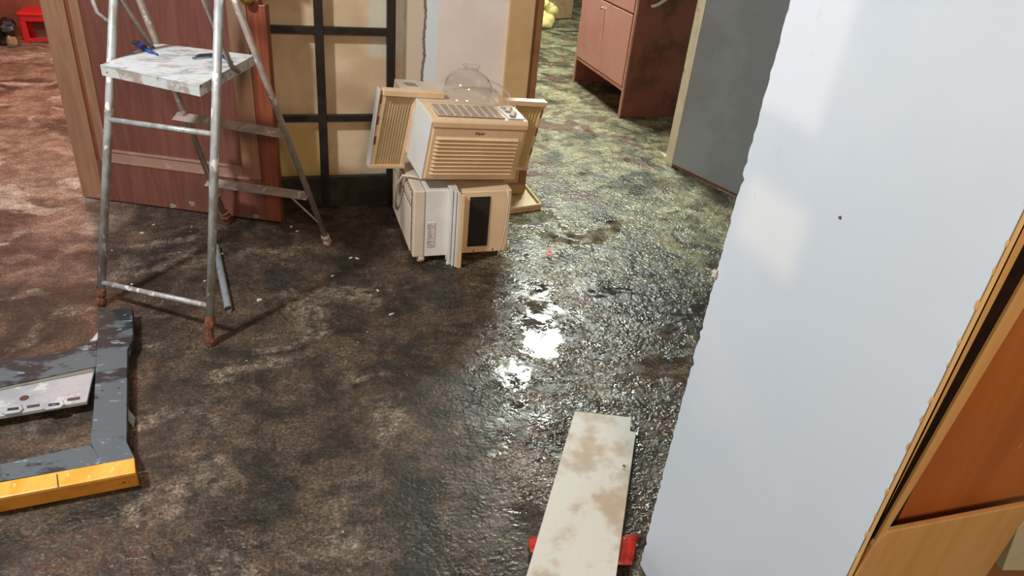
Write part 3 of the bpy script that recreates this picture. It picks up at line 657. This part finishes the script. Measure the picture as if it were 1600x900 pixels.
for px, py in ((52, 636), (115, 625)):
    MB().prism([G(px-10, py+2, .0402), G(px-10, py-2, .0402), G(px+10, py-5, .0402), G(px+10, py-1, .0402)], (0, 0, .0006)).build('slot', M['ink'], lt)
for px, py in ((163, 542), (195, 539), (160, 610), (186, 606), (12, 742)):
    MB().lathe([(0, .0008), (.0035, .0008), (.0035, 0)], G(px, py, .050 if px > 20 else .046), 12).build('bolt_hole', M['ink'], bf)
MB().prism([G(200, 638, .03), G(211, 652, .012), G(209, 668, .012), G(199, 655, .03)], (0, 0, -.004)).build('side_tab', M['greytray'], bf)
MB().prism([G(154, 518, .045), G(154, 530, .045), G(140, 534, .045), G(148, 524, .045)], (0, 0, -.01)).build('side_tab', M['greytray'], bf)

# ---------------------------------------------------------------- white board and red plastic
bd = thing('white_board', 'long dirty white board with brown stains lying on the wet floor', 'board', (.75, 1.3, 0)); o0 = bd.location.copy()
tl, tr_, nc, nr = P(898, 642, .022), P(987, 652, .022), P(985, 673, .024), P(994, 675, .024); bl, br = P(822, 900, .045), P(963, 900, .045)
bl2 = tl+(bl-tl)*1.5; br2 = nr+(br-nr)*1.52
pts_ = [p-o0 for p in (tl, tr_, nc, nr, br2, bl2)]
o = MB().prism(pts_, (0, 0, -.016)).build('panel', M['plank'], bd, bevel=.002)
for px, py in ((975, 728), (868, 812)): MB().blob(P(px, py, .036)-o0, .005, (1, 1, .3), .3, 1, px).build('nail_stain', M['rust'], bd)
rp = MB(); seedn = 0; rows = []
for i in range(9):
    t_ = i/8; a0 = P(825+t_*172, 843-t_*4, .004).lerp(P(825+t_*172, 843-t_*4, .004), 1); b0_ = P(828+t_*158, 868+t_*20, .004)
    rows.append([a0.lerp(b0_, k/5)+V((0, 0, .010*math.sin(i*1.7+k*2.1)**2 + .004)) for k in range(6)])
vv = [[rp.bm.verts.new(p) for p in rw] for rw in rows]
for i in range(8):
    for k in range(5): rp.bm.faces.new((vv[i][k], vv[i+1][k], vv[i+1][k+1], vv[i][k+1]))
o = rp.build('red_plastic_sheet', M['redplastic'], smooth=True); so = o.modifiers.new('s', 'SOLIDIFY'); so.thickness = .002
tag(o, 'crumpled strip of red plastic sheet pinned beneath the white board', 'plastic sheet')

# ---------------------------------------------------------------- litter
c = P(857, 398, .008); tag(MB().prism([c+V(p) for p in ((-.010, -.010, 0), (.008, -.012, .004), (.010, .012, .010), (-.002, .018, .006))], (0, 0, .003)).build('orange_scrap', plain('orange_plastic', (.70, .12, .05), .4)), 'tiny orange scrap on the wet floor right of the air conditioners', 'scrap')
c = P(1050, 330, .005); cl = MB().tube([c+V((-.04, -.01, 0)), c+V((.0, -.004, .004)), c+V((.035, .0, .004)), c+V((.034, .022, .008)), c+V((.008, .022, .006))], .004, 8)
tag(cl.build('plastic_clip', M['whitep'], smooth=True), 'small bent white plastic clip on the floor before the grey door', 'clip')
c = P(612, 491, .004); tag(MB().tube([c+V((-.010, -.003, 0)), c+V((.010, .004, 0))], .0035, 8).build('cigarette_end', M['crumb'], smooth=True), 'pale cigarette end on the dark floor below the air conditioners', 'cigarette end')
c = P(325, 541, .002); tag(MB().box((c.x-.018, c.y-.005, 0), (c.x+.006, c.y+.004, .004)).build('metal_washer', M['chrome'], bevel=.001), 'thin shiny metal strip under the right front ladder foot', 'metal strip')
c = P(785, 148, .0)
src = None
spots = [(222, 365), (280, 395), (455, 355), (465, 362), (320, 440), (175, 392), (548, 404), (558, 405), (345, 398), (405, 470), (240, 352), (590, 455), (300, 355), (206, 445), (520, 432)]
rnd = random.Random(12)
for i, (px, py) in enumerate(spots):
    c = P(px, py, 0)
    if src is None: o = src = MB().blob((0, 0, .002), .007, (1.2, 1, .45), .35, 2, 6).build('plaster_crumb', M['crumb'])
    else: o = src.copy(); link(o)
    o.location = (c.x, c.y, .001); o.rotation_euler = (0, 0, rnd.uniform(0, 6)); k_ = rnd.uniform(.5, 1.2); o.scale = (k_, k_*rnd.uniform(.6, 1), k_)
    tag(o, 'tiny pale plaster crumb scattered on the floor around the stepladder', 'crumb', 'plaster crumbs around the stepladder')
